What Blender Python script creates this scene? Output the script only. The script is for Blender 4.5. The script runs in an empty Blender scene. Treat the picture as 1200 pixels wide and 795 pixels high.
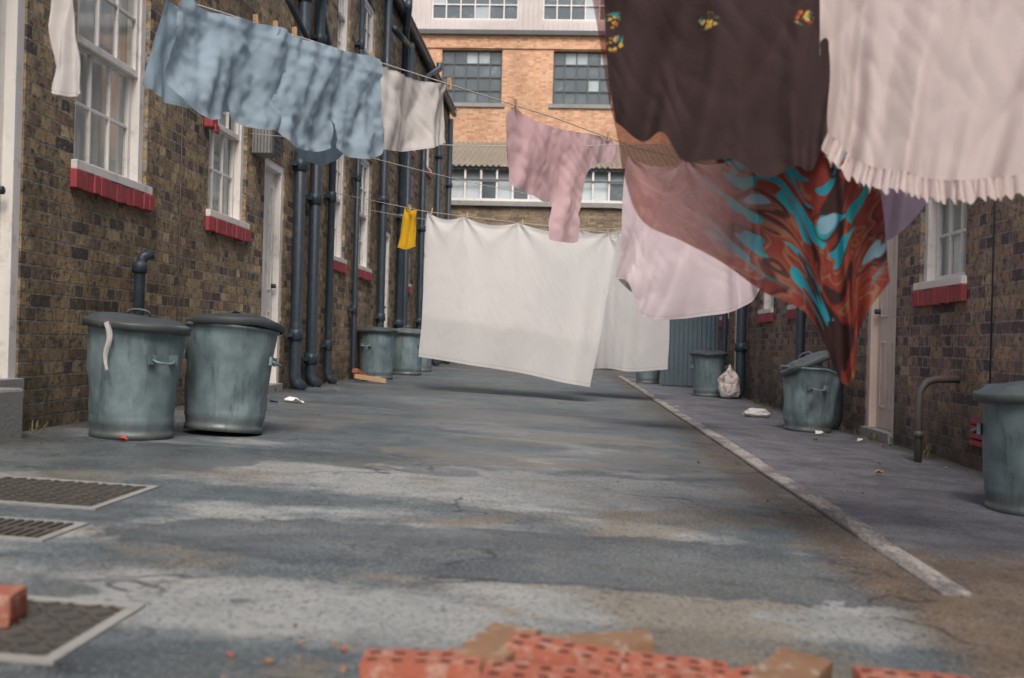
import bpy, math, random
from mathutils import Vector, noise, Matrix, Euler
from mathutils.geometry import delaunay_2d_cdt
random.seed(7)
scene = bpy.context.scene
R = math.radians

# ------------------------------------------------------------------ node helpers
class NT:
    def __init__(s, name):
        s.mat = bpy.data.materials.new(name); s.mat.use_nodes = True
        s.t = s.mat.node_tree; s.n = s.t.nodes; s.l = s.t.links
        s.n.clear(); s.out = s.n.new('ShaderNodeOutputMaterial')
    def _in(s, sock, v):
        if v is None: return
        if hasattr(v, 'is_output'): s.l.new(v, sock)
        else:
            if sock.type == 'RGBA' and len(v) == 3: v = (*v, 1)
            sock.default_value = v
    def obj(s):
        return s.n.new('ShaderNodeTexCoord').outputs['Object']
    def uv(s):
        return s.n.new('ShaderNodeTexCoord').outputs['UV']
    def mapping(s, v, scale=(1,1,1), loc=(0,0,0), rot=(0,0,0)):
        m = s.n.new('ShaderNodeMapping'); s.l.new(v, m.inputs[0])
        m.inputs['Scale'].default_value = scale; m.inputs['Location'].default_value = loc
        m.inputs['Rotation'].default_value = rot
        return m.outputs[0]
    def noise(s, vec, scale, detail=4, rough=.6, dist=0, col=False):
        m = s.n.new('ShaderNodeTexNoise'); s.l.new(vec, m.inputs['Vector'])
        m.inputs['Scale'].default_value = scale; m.inputs['Detail'].default_value = detail
        m.inputs['Roughness'].default_value = rough; m.inputs['Distortion'].default_value = dist
        return m.outputs['Color' if col else 'Fac']
    def voro(s, vec, scale, feature='F1', out='Distance', rnd=1):
        m = s.n.new('ShaderNodeTexVoronoi'); m.feature = feature
        s.l.new(vec, m.inputs['Vector']); m.inputs['Scale'].default_value = scale
        m.inputs['Randomness'].default_value = rnd
        return m.outputs[out]
    def ramp(s, fac, stops, interp='LINEAR'):
        m = s.n.new('ShaderNodeValToRGB'); s.l.new(fac, m.inputs[0])
        e = m.color_ramp.elements; m.color_ramp.interpolation = interp
        while len(e) > 1: e.remove(e[-1])
        for i, (p, c) in enumerate(stops):
            if not isinstance(c, (tuple, list)): c = (c, c, c)
            if i == 0: el = e[0]; el.position = p
            else: el = e.new(p)
            el.color = (*c[:3], 1)
        return m.outputs[0]
    def mix(s, fac, a, b, mode='MIX'):
        m = s.n.new('ShaderNodeMix'); m.data_type = 'RGBA'; m.blend_type = mode
        s._in(m.inputs[0], fac); s._in(m.inputs[6], a); s._in(m.inputs[7], b)
        return m.outputs[2]
    def math(s, op, a, b=None, clamp=False):
        m = s.n.new('ShaderNodeMath'); m.operation = op; m.use_clamp = clamp
        s._in(m.inputs[0], a); s._in(m.inputs[1], b); return m.outputs[0]
    def maprange(s, v, a, b, c=0, d=1, smooth=True):
        m = s.n.new('ShaderNodeMapRange'); m.interpolation_type = 'SMOOTHSTEP' if smooth else 'LINEAR'
        s.l.new(v, m.inputs[0])
        for k, x in zip((1,2,3,4), (a,b,c,d)): m.inputs[k].default_value = x
        return m.outputs[0]
    def sep(s, v):
        m = s.n.new('ShaderNodeSeparateXYZ'); s.l.new(v, m.inputs[0]); return m.outputs
    def comb(s, x, y, z=0.0):
        m = s.n.new('ShaderNodeCombineXYZ'); s._in(m.inputs[0], x); s._in(m.inputs[1], y); s._in(m.inputs[2], z)
        return m.outputs[0]
    def vadd(s, a, b):
        m = s.n.new('ShaderNodeVectorMath'); m.operation = 'ADD'; s._in(m.inputs[0], a); s._in(m.inputs[1], b); return m.outputs[0]
    def vscale(s, a, k):
        m = s.n.new('ShaderNodeVectorMath'); m.operation = 'SCALE'; s._in(m.inputs[0], a); m.inputs[3].default_value = k; return m.outputs[0]
    def vdist(s, a, p):
        m = s.n.new('ShaderNodeVectorMath'); m.operation = 'DISTANCE'; s._in(m.inputs[0], a); m.inputs[1].default_value = p; return m.outputs['Value']
    def bump(s, h, strength=.5, dist=.01, normal=None):
        m = s.n.new('ShaderNodeBump'); s.l.new(h, m.inputs['Height'])
        m.inputs['Strength'].default_value = strength; m.inputs['Distance'].default_value = dist
        if normal is not None: s.l.new(normal, m.inputs['Normal'])
        return m.outputs[0]
    def principled(s, col, rough=.7, metal=0, normal=None, spec=.5, alpha=None):
        p = s.n.new('ShaderNodeBsdfPrincipled')
        s._in(p.inputs['Base Color'], col); s._in(p.inputs['Roughness'], rough)
        s._in(p.inputs['Metallic'], metal); s._in(p.inputs['Specular IOR Level'], spec)
        if normal is not None: s.l.new(normal, p.inputs['Normal'])
        if alpha is not None: s._in(p.inputs['Alpha'], alpha)
        return p.outputs[0]
    def done(s, sh):
        s.l.new(sh, s.out.inputs[0]); return s.mat

def brick_mat(name, axis, stops, mortar, dirt=.4, bw=.225, bh=.075, ms=.007, seed=0, damp=True):
    m = NT(name); o = m.obj(); x, y, z = m.sep(o)
    if axis == 'X': v = m.comb(y, z, 0.0)
    else: v = m.comb(x, z, 0.0)
    v2 = m.vadd(v, m.vscale(m.noise(o, 14, 1, .6, col=True), .014))
    b = m.n.new('ShaderNodeTexBrick'); m.l.new(v2, b.inputs['Vector'])
    b.inputs['Scale'].default_value = 1; b.inputs['Brick Width'].default_value = bw
    b.inputs['Row Height'].default_value = bh; b.inputs['Mortar Size'].default_value = ms
    b.inputs['Mortar Smooth'].default_value = .3
    b.offset = .5; b.squash = .5; b.squash_frequency = 2
    b.inputs['Color1'].default_value = (0,0,0,1); b.inputs['Color2'].default_value = (1,1,1,1)
    b.inputs['Mortar'].default_value = (.5,.5,.5,1)
    col = m.ramp(b.outputs['Color'], stops)
    blot = m.noise(o, 24, 3, .7)
    if damp:
        col = m.mix(m.maprange(blot, .46, .72), col, (.075,.062,.058))
        col = m.mix(m.maprange(blot, .42, .22), col, (.50,.39,.23))
    mcol = m.mix(m.maprange(blot, .3, .7), mortar, tuple(c*.5 for c in mortar))
    col = m.mix(b.outputs['Fac'], col, mcol)
    big = m.noise(m.mapping(o, (1,1,.45), (seed,0,0)), .9, 4, .65)
    k = m.maprange(big, .35, .72, 1.15, 1-dirt)
    col = m.mix(1.0, col, m.comb(k, k, k), 'MULTIPLY')
    if damp:
        dz = m.math('ADD', z, m.math('MULTIPLY', big, -.9))
        d = m.maprange(dz, -.7, .2, .65, 0)
        col = m.mix(d, col, (.05,.05,.045))
    h = m.math('ADD', m.math('MULTIPLY', b.outputs['Fac'], -1.0), m.math('MULTIPLY', blot, .7))
    nrm = m.bump(h, .9, .012)
    return m.done(m.principled(col, .88, 0, nrm, .25))

def paint_mat(name, col, rough=.5, wear=(.25,.2,.15), amount=.25, scale=9, metal=0, bump=.2, spec=.4):
    m = NT(name); o = m.obj()
    n = m.noise(o, scale, 5, .7)
    f = m.maprange(n, .5, .8, 0, amount)
    c = m.mix(f, col, wear)
    c = m.mix(m.maprange(m.noise(o, scale*.2, 2), .3, .75, 0, .3), c, tuple(k*.5 for k in col))
    nrm = m.bump(m.noise(o, scale*6, 2), bump, .004)
    return m.done(m.principled(c, m.maprange(n, .3, .7, max(.02,rough-.08), min(1, rough+.15)), metal, nrm, spec))

def cloth_mat(name, col, trans=.35, var=.12, weave=1.0, hemcol=None, stains=0):
    m = NT(name); o = m.obj(); u = m.uv()
    n = m.noise(o, 5, 3, .6)
    c = m.mix(m.maprange(n, .3, .75, 0, var), col, tuple(k*.6 for k in col))
    if stains: c = m.mix(m.maprange(m.noise(o, 16, 4, .7), .5, .72, 0, stains), c, tuple(k*.45 for k in col))
    if hemcol:
        ux, uy, _ = m.sep(u)
        a1 = m.math('MULTIPLY', m.math('GREATER_THAN', uy, .018), m.math('LESS_THAN', uy, .024))
        a2 = m.math('GREATER_THAN', uy, .972)
        c = m.mix(m.math('MULTIPLY', m.math('MAXIMUM', a1, a2), .5), c, hemcol)
    nrm = m.bump(m.noise(o, 38, 3, .65), .22*weave, .006)
    p = m.principled(c, .9, 0, nrm, .15)
    t = m.n.new('ShaderNodeBsdfTranslucent'); m._in(t.inputs[0], c); m.l.new(nrm, t.inputs['Normal'])
    mx = m.n.new('ShaderNodeMixShader'); mx.inputs[0].default_value = trans
    m.l.new(p, mx.inputs[1]); m.l.new(t.outputs[0], mx.inputs[2])
    return m.done(mx.outputs[0])

# ------------------------------------------------------------------ mesh helpers
class MB:
    def __init__(s): s.v = []; s.f = []; s.mi = []; s.mats = []; s.sm = []
    def m(s, mat):
        if mat not in s.mats: s.mats.append(mat)
        return s.mats.index(mat)
    def add(s, vs, fs, mat, smooth=False):
        o = len(s.v); i = s.m(mat); s.v += [tuple(v) for v in vs]
        for f in fs: s.f.append([o+k for k in f]); s.mi.append(i); s.sm.append(smooth)
    def box(s, x0, x1, y0, y1, z0, z1, mat, M=None):
        x0, x1 = sorted((x0, x1)); y0, y1 = sorted((y0, y1)); z0, z1 = sorted((z0, z1))
        vs = [Vector(p) for p in ((x0,y0,z0),(x1,y0,z0),(x1,y1,z0),(x0,y1,z0),(x0,y0,z1),(x1,y0,z1),(x1,y1,z1),(x0,y1,z1))]
        if M: vs = [M @ v for v in vs]
        s.add(vs, [(0,3,2,1),(4,5,6,7),(0,1,5,4),(1,2,6,5),(2,3,7,6),(3,0,4,7)], mat)
    def quad(s, a, b, c, d, mat): s.add([a,b,c,d], [(0,1,2,3)], mat)
    def tube(s, pts, r, mat, n=12, caps=True):
        pts = [Vector(p) for p in pts]; rs = r if isinstance(r, (list,tuple)) else [r]*len(pts)
        vs = []; up = None
        for i, p in enumerate(pts):
            a = pts[max(i-1,0)]; b = pts[min(i+1,len(pts)-1)]
            d = (b-a).normalized()
            if up is None:
                up = Vector((0,0,1)) if abs(d.z) < .9 else Vector((1,0,0))
            e1 = d.cross(up).normalized(); e2 = d.cross(e1).normalized(); up = e1.cross(d).normalized()
            for k in range(n):
                t = 2*math.pi*k/n
                vs.append(p + (e1*math.cos(t)+e2*math.sin(t))*rs[i])
        fs = []
        for i in range(len(pts)-1):
            for k in range(n):
                k2 = (k+1) % n
                fs.append((i*n+k, i*n+k2, (i+1)*n+k2, (i+1)*n+k))
        if caps: fs.append(tuple(range(n))[::-1]); fs.append(tuple((len(pts)-1)*n+k for k in range(n)))
        s.add(vs, fs, mat, True)
    def lathe(s, prof, mat, n=48, fn=None, c=(0,0,0)):
        vs = []
        for r, z in prof:
            for k in range(n):
                t = 2*math.pi*k/n
                v = Vector((r*math.cos(t), r*math.sin(t), z))
                if fn: v = fn(v, t)
                vs.append(v + Vector(c))
        fs = []
        for i in range(len(prof)-1):
            for k in range(n):
                k2 = (k+1) % n
                fs.append((i*n+k, i*n+k2, (i+1)*n+k2, (i+1)*n+k))
        s.add(vs, fs, mat, True)
    def build(s, name, parent=None, bevel=0):
        me = bpy.data.meshes.new(name); me.from_pydata(s.v, [], s.f); me.update()
        for mt in s.mats: me.materials.append(mt)
        me.polygons.foreach_set('material_index', s.mi); me.polygons.foreach_set('use_smooth', s.sm)
        ob = bpy.data.objects.new(name, me); scene.collection.objects.link(ob)
        if parent: ob.parent = parent
        if bevel:
            b = ob.modifiers.new('bevel', 'BEVEL'); b.width = bevel; b.segments = 2; b.limit_method = 'ANGLE'
        return ob

def empty(name, loc=(0,0,0), rot=(0,0,0)):
    e = bpy.data.objects.new(name, None); scene.collection.objects.link(e)
    e.location = loc; e.rotation_euler = rot; e.empty_display_size = .2
    return e

def gz(x):  # ground height: cross fall of the lane
    return -.035*(min(max(x, -2.9), 2.9)+2.9)

# ------------------------------------------------------------------ materials
L_stops = [(0,(.09,.075,.072)),(.18,(.20,.15,.10)),(.35,(.36,.27,.15)),(.5,(.22,.16,.12)),(.65,(.46,.34,.18)),(.8,(.28,.19,.12)),(1,(.54,.41,.24))]
R_stops = [(0,(.10,.08,.09)),(.2,(.19,.13,.13)),(.4,(.34,.24,.16)),(.55,(.22,.155,.14)),(.75,(.44,.30,.19)),(.9,(.31,.19,.14)),(1,(.50,.37,.25))]
M_brickL = brick_mat('london_stock_brick', 'X', L_stops, (.36,.33,.28), .42)
M_brickR = brick_mat('purple_stock_brick', 'X', R_stops, (.36,.32,.285), .38, seed=5)
M_brickEnd = brick_mat('brick_end', 'Y', L_stops, (.3,.27,.22), .45)
F_stops = [(0,(.52,.26,.15)),(.4,(.66,.37,.22)),(.7,(.72,.45,.29)),(1,(.60,.32,.18))]
M_brickF = brick_mat('orange_factory_brick', 'Y', F_stops, (.56,.48,.4), .15, damp=False)
W_stops = [(0,(.15,.11,.08)),(.5,(.24,.18,.12)),(1,(.32,.25,.16))]
M_brickW = brick_mat('workshop_brick', 'Y', W_stops, (.28,.25,.2), .4)
M_white = paint_mat('white_gloss_paint', (.82,.79,.75), .4, (.38,.34,.28), .8, 8)
M_pinkdoor = paint_mat('faded_door_paint', (.74,.61,.54), .5, (.4,.3,.25), .4, 7)
M_redpaint = paint_mat('red_sill_paint', (.38,.06,.075), .65, (.22,.15,.12), 1.0, 11, bump=.8)
M_black = paint_mat('black_pipe_paint', (.033,.05,.068), .4, (.15,.13,.12), .5, 12, bump=.5)
M_greypipe = paint_mat('old_lead_pipe', (.13,.12,.115), .6, (.2,.11,.07), .6, 14, .2)
M_stone = paint_mat('step_stone', (.30,.30,.29), .85, (.14,.14,.13), .6, 8, bump=.8)
M_slate = paint_mat('slate', (.09,.09,.10), .7, (.15,.14,.12), .5, 5)
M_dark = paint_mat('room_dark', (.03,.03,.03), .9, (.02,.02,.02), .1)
M_curtain = paint_mat('net_curtain', (.74,.74,.70), .9, (.5,.5,.46), .3, 6)
M_cord = paint_mat('washing_line_cord', (.5,.48,.44), .8)
M_peg = paint_mat('wood_peg', (.6,.4,.22), .7, (.3,.2,.1), .4, 30)
M_steelframe = paint_mat('steel_window_frame', (.10,.11,.12), .5)
M_clad = paint_mat('pale_cladding', (.66,.61,.60), .6, (.3,.28,.26), .4, 3)
M_asb = paint_mat('asbestos_cement_roof', (.26,.22,.17), .9, (.12,.1,.07), .7, 2.5, bump=.6)
M_corr = paint_mat('corrugated_blue_grey', (.17,.23,.27), .5, (.2,.15,.12), .6, 5, .3)

def glass_mat(name, fac, tint=(.8,.85,.9)):
    m = NT(name)
    tr = m.n.new('ShaderNodeBsdfTransparent'); tr.inputs[0].default_value = (.9,.92,.92,1)
    g = m.n.new('ShaderNodeBsdfGlossy'); g.inputs['Roughness'].default_value = .05; g.inputs[0].default_value = (*tint,1)
    x = m.n.new('ShaderNodeMixShader'); x.inputs[0].default_value = fac
    m.l.new(tr.outputs[0], x.inputs[1]); m.l.new(g.outputs[0], x.inputs[2])
    return m.done(x.outputs[0])
M_glass = glass_mat('window_glass', .22)
M_fglass = paint_mat('factory_glass', (.09,.12,.14), .15, (.25,.30,.32), .8, 1.6, spec=.8)
M_wglass = paint_mat('dusty_skylight_glass', (.45,.52,.55), .3, (.2,.24,.25), .6, 1.5)

def galv(name, base=(.165,.225,.245), metal=.3):
    m = NT(name); o = m.obj()
    oi = m.n.new('ShaderNodeObjectInfo').outputs['Random']
    v = m.vadd(o, m.comb(m.math('MULTIPLY', oi, 9.0), 0.0, 0.0))
    a = m.noise(v, 5, 5, .65); b = m.noise(m.mapping(v, (1,1,.16)), 20, 4, .7)
    c = m.mix(m.maprange(a, .35, .7), base, tuple(k*1.5 for k in base))
    c = m.mix(m.maprange(b, .50, .72, 0, .7), c, tuple(k*.45 for k in base))
    c = m.mix(m.maprange(b, .42, .28, 0, .5), c, (.38,.42,.42))
    c = m.mix(m.maprange(a, .60, .72, 0, .4), c, (.24,.20,.16))
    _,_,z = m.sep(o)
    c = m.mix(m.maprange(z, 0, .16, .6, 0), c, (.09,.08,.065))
    n = m.bump(m.math('ADD', m.noise(v, 4, 1), m.math('MULTIPLY', b, .10)), .5, .03)
    return m.done(m.principled(c, m.maprange(a, .3, .7, .38, .62), metal, n, .4))
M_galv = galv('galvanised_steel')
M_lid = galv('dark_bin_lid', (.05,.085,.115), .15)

# ground
def mudmask(m, o, x, y, nz):
    xx = m.math('ADD', x, m.math('MULTIPLY', nz, 1.0))
    yy = m.math('ADD', y, m.math('MULTIPLY', nz, 1.8))
    return m.math('MULTIPLY', m.maprange(xx, 1.3, 1.62), m.maprange(yy, 4.35, 4.75, 1, 0))
def grit(m, o, base):
    f1 = m.noise(o, 210, 2, .8); f2 = m.voro(o, 75)
    base = m.mix(1.0, base, m.ramp(f1, [(.30,(.42,.42,.42)),(.5,(1,1,1))]), 'MULTIPLY')
    base = m.mix(m.maprange(f2, .28, .16, 0, .55), base, (.40,.40,.385))
    base = m.mix(m.maprange(f2, .62, .8, 0, .5), base, (.04,.04,.04))
    return base, m.math('ADD', m.math('MULTIPLY', f2, -.8), f1)
def ground_mat():
    m = NT('lane_asphalt'); o = m.obj(); x, y, z = m.sep(o)
    med = m.noise(o, 6, 5, .72)
    nz = m.noise(o, 2.3, 4, .65)
    hi = m.noise(o, 3.4, 6, .72)
    base = m.mix(m.maprange(med, .3, .7), (.080,.105,.122), (.150,.182,.20))
    fore = m.maprange(y, 3.2, 9.5, 1, .15)
    n1 = m.noise(m.mapping(o, (.62,1.05,1), (3.1,1.4,0), (0,0,.12)), .95, 7, .64, .5)
    pale = m.math('MULTIPLY', m.maprange(n1, .475, .59), fore)
    def ell(cx, cy, rx, ry, k=.9, soft=.25):
        q = m.mapping(o, (1/rx,1/ry,0), (-cx/rx,-cy/ry,0))
        ln = m.vdist(q, (0,0,0))
        ln = m.math('ADD', ln, m.math('MULTIPLY', m.math('ADD', hi, -.5), 2*k))
        return m.maprange(ln, 1-soft, 1+soft, 1, 0)
    e1 = m.math('MAXIMUM', ell(-.25,4.75,1.5,.55), m.math('MAXIMUM', ell(-.75,2.45,.75,.26), ell(.35,2.72,.75,.24)))
    pale = m.math('MAXIMUM', pale, m.math('MULTIPLY', e1, .8))
    base = m.mix(m.math('MULTIPLY', pale, .85), base, m.mix(m.maprange(med,.3,.7), (.36,.385,.385), (.48,.49,.475)))
    n1b = m.noise(m.mapping(o, (.7,1,1), (7.4,9.3,0)), 1.25, 6, .68, .4)
    silt = m.math('MULTIPLY', m.maprange(n1b, .50, .60), m.maprange(y, 2, 12, .7, .2))
    base = m.mix(silt, base, (.225,.195,.145))
    n2 = m.noise(m.mapping(o, (.5,1,1), (1.7,5.2,0)), .8, 5, .5, .3)
    rep = m.maprange(n2, .545, .556)
    rep = m.math('MULTIPLY', rep, m.maprange(y, 2.6, 7, .85, .5))
    rep = m.math('MAXIMUM', rep, m.math('MULTIPLY', ell(.1,3.25,1.45,.40,.5,.02), .8))
    base = m.mix(rep, base, m.mix(m.maprange(hi,.35,.65), (.062,.082,.098), (.125,.145,.155)))
    gx = m.math('ABSOLUTE', m.math('ADD', x, -1.0))
    gut = m.math('MULTIPLY', m.maprange(gx, .02, .24, 1, 0), m.maprange(med, .3, .55, .3, 1))
    base = m.mix(m.math('MULTIPLY', gut, m.maprange(y, 3, 16, .85, .45)), base, (.11,.08,.058))
    base = m.mix(m.math('MULTIPLY', mudmask(m, o, x, y, nz), .85), base, m.mix(m.maprange(med,.3,.7), (.14,.10,.07), (.26,.19,.13)))
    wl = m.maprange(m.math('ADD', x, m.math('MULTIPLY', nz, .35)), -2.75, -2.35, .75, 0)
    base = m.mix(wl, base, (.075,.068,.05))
    wv = m.vadd(o, m.vscale(m.noise(o, 1.6, 3, .7, col=True), .9))
    cr = m.maprange(m.voro(wv, .55, 'DISTANCE_TO_EDGE'), .003, .011, 1, 0)
    cr = m.math('MULTIPLY', cr, m.maprange(nz, .44, .54))
    base = m.mix(m.math('MULTIPLY', cr, .7), base, (.03,.03,.03))
    base, g = grit(m, o, base)
    nr = m.bump(m.math('ADD', g, m.math('MULTIPLY', med, 1.6)), .65, .007)
    ro = m.maprange(n2, .40, .60, .72, .34)
    ro = m.math('ADD', ro, m.math('MULTIPLY', pale, .1))
    ro = m.math('ADD', ro, m.math('MULTIPLY', rep, -.12))
    return m.done(m.principled(base, ro, 0, nr, .5))
def pave_mat():
    m = NT('pavement_asphalt'); o = m.obj(); x, y, z = m.sep(o)
    med = m.noise(o, 3, 6, .7)
    nz = m.noise(o, 2.3, 4, .65)
    b = m.mix(m.maprange(med, .3, .7), (.125,.13,.15), (.26,.26,.285))
    b = m.mix(m.maprange(nz, .52, .7, 0, .5), b, (.20,.165,.13))
    b = m.mix(m.maprange(m.math('ADD', x, m.math('MULTIPLY', nz, .2)), 2.4, 2.64, 0, .8), b, (.06,.055,.04))
    b = m.mix(m.math('MULTIPLY', mudmask(m, o, x, y, nz), .85), b, m.mix(m.maprange(med,.3,.7), (.14,.10,.07), (.26,.19,.13)))
    b, g = grit(m, o, b)
    return m.done(m.principled(b, m.maprange(nz, .4, .6, .75, .45), 0, m.bump(g, .7, .006), .45))
def kerb_mat():
    m = NT('worn_kerb'); o = m.obj(); x, y, z = m.sep(o)
    a = m.noise(m.mapping(o, (1,.35,1)), 7, 6, .72)
    c = m.mix(m.maprange(a, .42, .58), (.48,.45,.43), (.22,.205,.20))
    c = m.mix(m.maprange(m.math('ADD', x, m.math('MULTIPLY', a, .10)), 1.145, 1.115, 0, .8), c, (.13,.10,.08))
    c, g = grit(m, o, c)
    return m.done(m.principled(c, .85, 0, m.bump(m.math('ADD', g, m.math('MULTIPLY', a, 3)), .7, .006), .3))
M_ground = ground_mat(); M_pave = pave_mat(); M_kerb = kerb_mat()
M_iron = paint_mat('cast_iron', (.12,.115,.105), .5, (.20,.15,.11), .7, 10, .4, .5)

# ------------------------------------------------------------------ ground, pavement, kerb
mb = MB()
xs = [-120,-40,-9,-2.9] + [-2.9+.29*i for i in range(1, 20)] + [2.9,9,40,120]
ys = [-30,-5,0,1,2,3,4,6,8,10,13,16,20,25,30,40,60,100,250]
vs = [(x, y, gz(x)) for y in ys for x in xs]
nx = len(xs)
mb.add(vs, [(j*nx+i, j*nx+i+1, (j+1)*nx+i+1, (j+1)*nx+i) for j in range(len(ys)-1) for i in range(nx-1)], M_ground)
mb.build('ground')
KY0 = 3.45; PV = .02
mb = MB(); p = []; NY = 90; NXP = 11
for j in range(NY+1):
    y = KY0-1.0 + (22-KY0+1.0)*(j/NY)**1.3
    lift = max(0, min(1, (y-(KY0-.95))/1.0)); lift = lift*lift*(3-2*lift)
    for i in range(NXP):
        if i == 0: x = 1.155; z = gz(x)-.012
        elif i == 1: x = 1.175; z = gz(x)-.004+(PV+.000)*lift
        else:
            x = 1.175 + (2.56-1.175)*(i-1)/(NXP-2); z = gz(x)-.004+(PV+.004)*lift+lift*.005*noise.noise(Vector((x*2, y*2, 0)))
        p.append((x, y, z))
mb.add(p, [(j*NXP+i, j*NXP+i+1, (j+1)*NXP+i+1, (j+1)*NXP+i) for j in range(NY) for i in range(NXP-1)], M_pave, True)
mb.build('pavement')
mb = MB(); y = KY0-.35
while y < 22:
    L = random.uniform(.8, 1.0); dx = random.uniform(-.005, .005)
    top = .021 if y > KY0 else .010
    mb.box(1.08+dx, 1.18+dx, y, y+L-.006, gz(1.13)-.05, gz(1.13)+top+random.uniform(-.002,.002), M_kerb); y += L
mb.build('kerb', bevel=.010)

def cover(name, cx, cy, sx, sy, kind):
    e = empty(name, (cx, cy, gz(cx)), (0, math.atan(.035), 0))
    b = MB(); f = .028
    for (x0,x1,y0,y1) in ((-sx/2-f,sx/2+f,-sy/2-f,-sy/2),(-sx/2-f,sx/2+f,sy/2,sy/2+f),(-sx/2-f,-sx/2,-sy/2,sy/2),(sx/2,sx/2+f,-sy/2,sy/2)):
        b.box(x0,x1,y0,y1,-.02,.006,M_stone)
    b.build('frame', e)
    b = MB()
    if kind == 'grate':
        b.box(-sx/2, sx/2, -sy/2, sy/2, -.02, .002, M_black)
        n = 11
        for i in range(n):
            x = -sx/2 + sx*(i+.5)/n
            b.box(x-.009, x+.009, -sy/2+.005, sy/2-.005, .0025, .009, M_iron)
        b.box(-sx/2, sx/2, -.01, .01, .0025, .0082, M_iron)
    else:
        b.box(-sx/2+.004, sx/2-.004, -sy/2+.004, sy/2-.004, -.02, .003, M_iron)
        k = .045
        ny = int(sy/k); nx_ = int(sx/k)
        for a in range(nx_):
            for c in range(ny):
                x = -sx/2 + (a+.5)*sx/nx_; y = -sy/2 + (c+.5)*sy/ny
                ang = R(45) if (a+c) % 2 else R(-45)
                M = Matrix.Translation((x,y,0)) @ Matrix.Rotation(ang, 4, 'Z')
                b.box(-.017,.017,-.005,.005,.003,.0085,M_iron,M)
    b.build('plate', e)
cover('manhole_cover', -1.86, 3.75, .56, .5, 'plate')
cover('drain_grate', -1.66, 3.08, .34, .24, 'grate')
cover('manhole_cover', -1.24, 2.14, .56, .38, 'plate')

# ------------------------------------------------------------------ buildings
def wall_x(mb, xw, sx, y0, y1, z0, z1, ops, mat, reveal=.11):
    ys = sorted({y0, y1, *[o[0] for o in ops], *[o[1] for o in ops]})
    zs = sorted({z0, z1, *[o[2] for o in ops], *[o[3] for o in ops]})
    for a, b in zip(ys, ys[1:]):
        for c, d in zip(zs, zs[1:]):
            my, mz = (a+b)/2, (c+d)/2
            if any(o[0] < my < o[1] and o[2] < mz < o[3] for o in ops): continue
            q = [(xw,a,c),(xw,b,c),(xw,b,d),(xw,a,d)]
            mb.quad(*(q if sx > 0 else q[::-1]), mat)
    xi = xw - sx*reveal*2.2
    for a, b, c, d in ops:
        for q in ([(xw,a,c),(xw,a,d),(xi,a,d),(xi,a,c)], [(xw,b,c),(xi,b,c),(xi,b,d),(xw,b,d)],
                  [(xw,a,d),(xw,b,d),(xi,b,d),(xi,a,d)], [(xw,a,c),(xi,a,c),(xi,b,c),(xw,b,c)]):
            mb.quad(*q, mat)

def sash(parent, xw, sx, y0, y1, z0, z1, cols=3, mat=None):
    mat = mat or M_white
    b = MB(); X = lambda d: xw - sx*d
    f = .075
    b.box(X(.03), X(.13), y0, y0+f, z0+.05, z1, mat); b.box(X(.03), X(.13), y1-f, y1, z0+.05, z1, mat)
    b.box(X(.03), X(.13), y0+f, y1-f, z1-f, z1, mat)
    b.box(X(-.035), X(.14), y0-.03, y1+.03, z0-.004, z0+.05, mat)
    ya, yb = y0+f, y1-f; za, zb = z0+.05, z1-f; zm = (za+zb)/2
    for (c, d, dep) in ((za, zm+.02, .085), (zm-.02, zb, .045)):
        s = .045
        b.box(X(dep), X(dep+.035), ya, ya+s, c, d, mat); b.box(X(dep), X(dep+.035), yb-s, yb, c, d, mat)
        b.box(X(dep), X(dep+.035), ya+s, yb-s, c, c+s, mat); b.box(X(dep), X(dep+.035), ya+s, yb-s, d-s, d, mat)
        w = (yb-ya-2*s)
        for i in range(1, cols):
            y = ya+s+w*i/cols
            b.box(X(dep+.004), X(dep+.03), y-.011, y+.011, c+s, d-s, mat)
        mid = (c+d)/2
        b.box(X(dep+.006), X(dep+.028), ya+s, yb-s, mid-.011, mid+.011, mat)
    b.build('sash_window', parent, bevel=.004)
    g = MB()
    for (c, d, dep) in ((za, zm, .105), (zm, zb, .065)):
        x = X(dep); g.quad((x,ya,c),(x,yb,c),(x,yb,d),(x,ya,d), M_glass)
    g.build('glass', parent)
    c = MB()
    n = 40; vs = []
    for i in range(n+1):
        y = y0 + (y1-y0)*i/n
        xo = X(.155 + .012*math.sin(i*1.25+y0) + .01*noise.noise(Vector((y*7, 0, z0))))
        vs += [(xo,y,z0),(xo,y,z1)]
    c.add(vs, [(2*i,2*i+2,2*i+3,2*i+1) for i in range(n)], M_curtain, True)
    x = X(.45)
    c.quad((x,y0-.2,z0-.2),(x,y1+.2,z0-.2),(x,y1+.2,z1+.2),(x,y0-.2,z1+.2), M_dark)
    c.build('curtain', parent)

def redsill(b, xw, sx, y0, y1, z0, h=.12):
    n = max(6, int((y1-y0)/.075))
    for i in range(n):
        a = y0-.05+(y1-y0+.1)*i/n; c = y0-.05+(y1-y0+.1)*(i+1)/n
        b.box(xw+.002*sx, xw+sx*(.04+random.uniform(-.009,.007)), a+.0015, c-.0015, z0-h+random.uniform(-.005,.005), z0-.006, M_redpaint)

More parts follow.
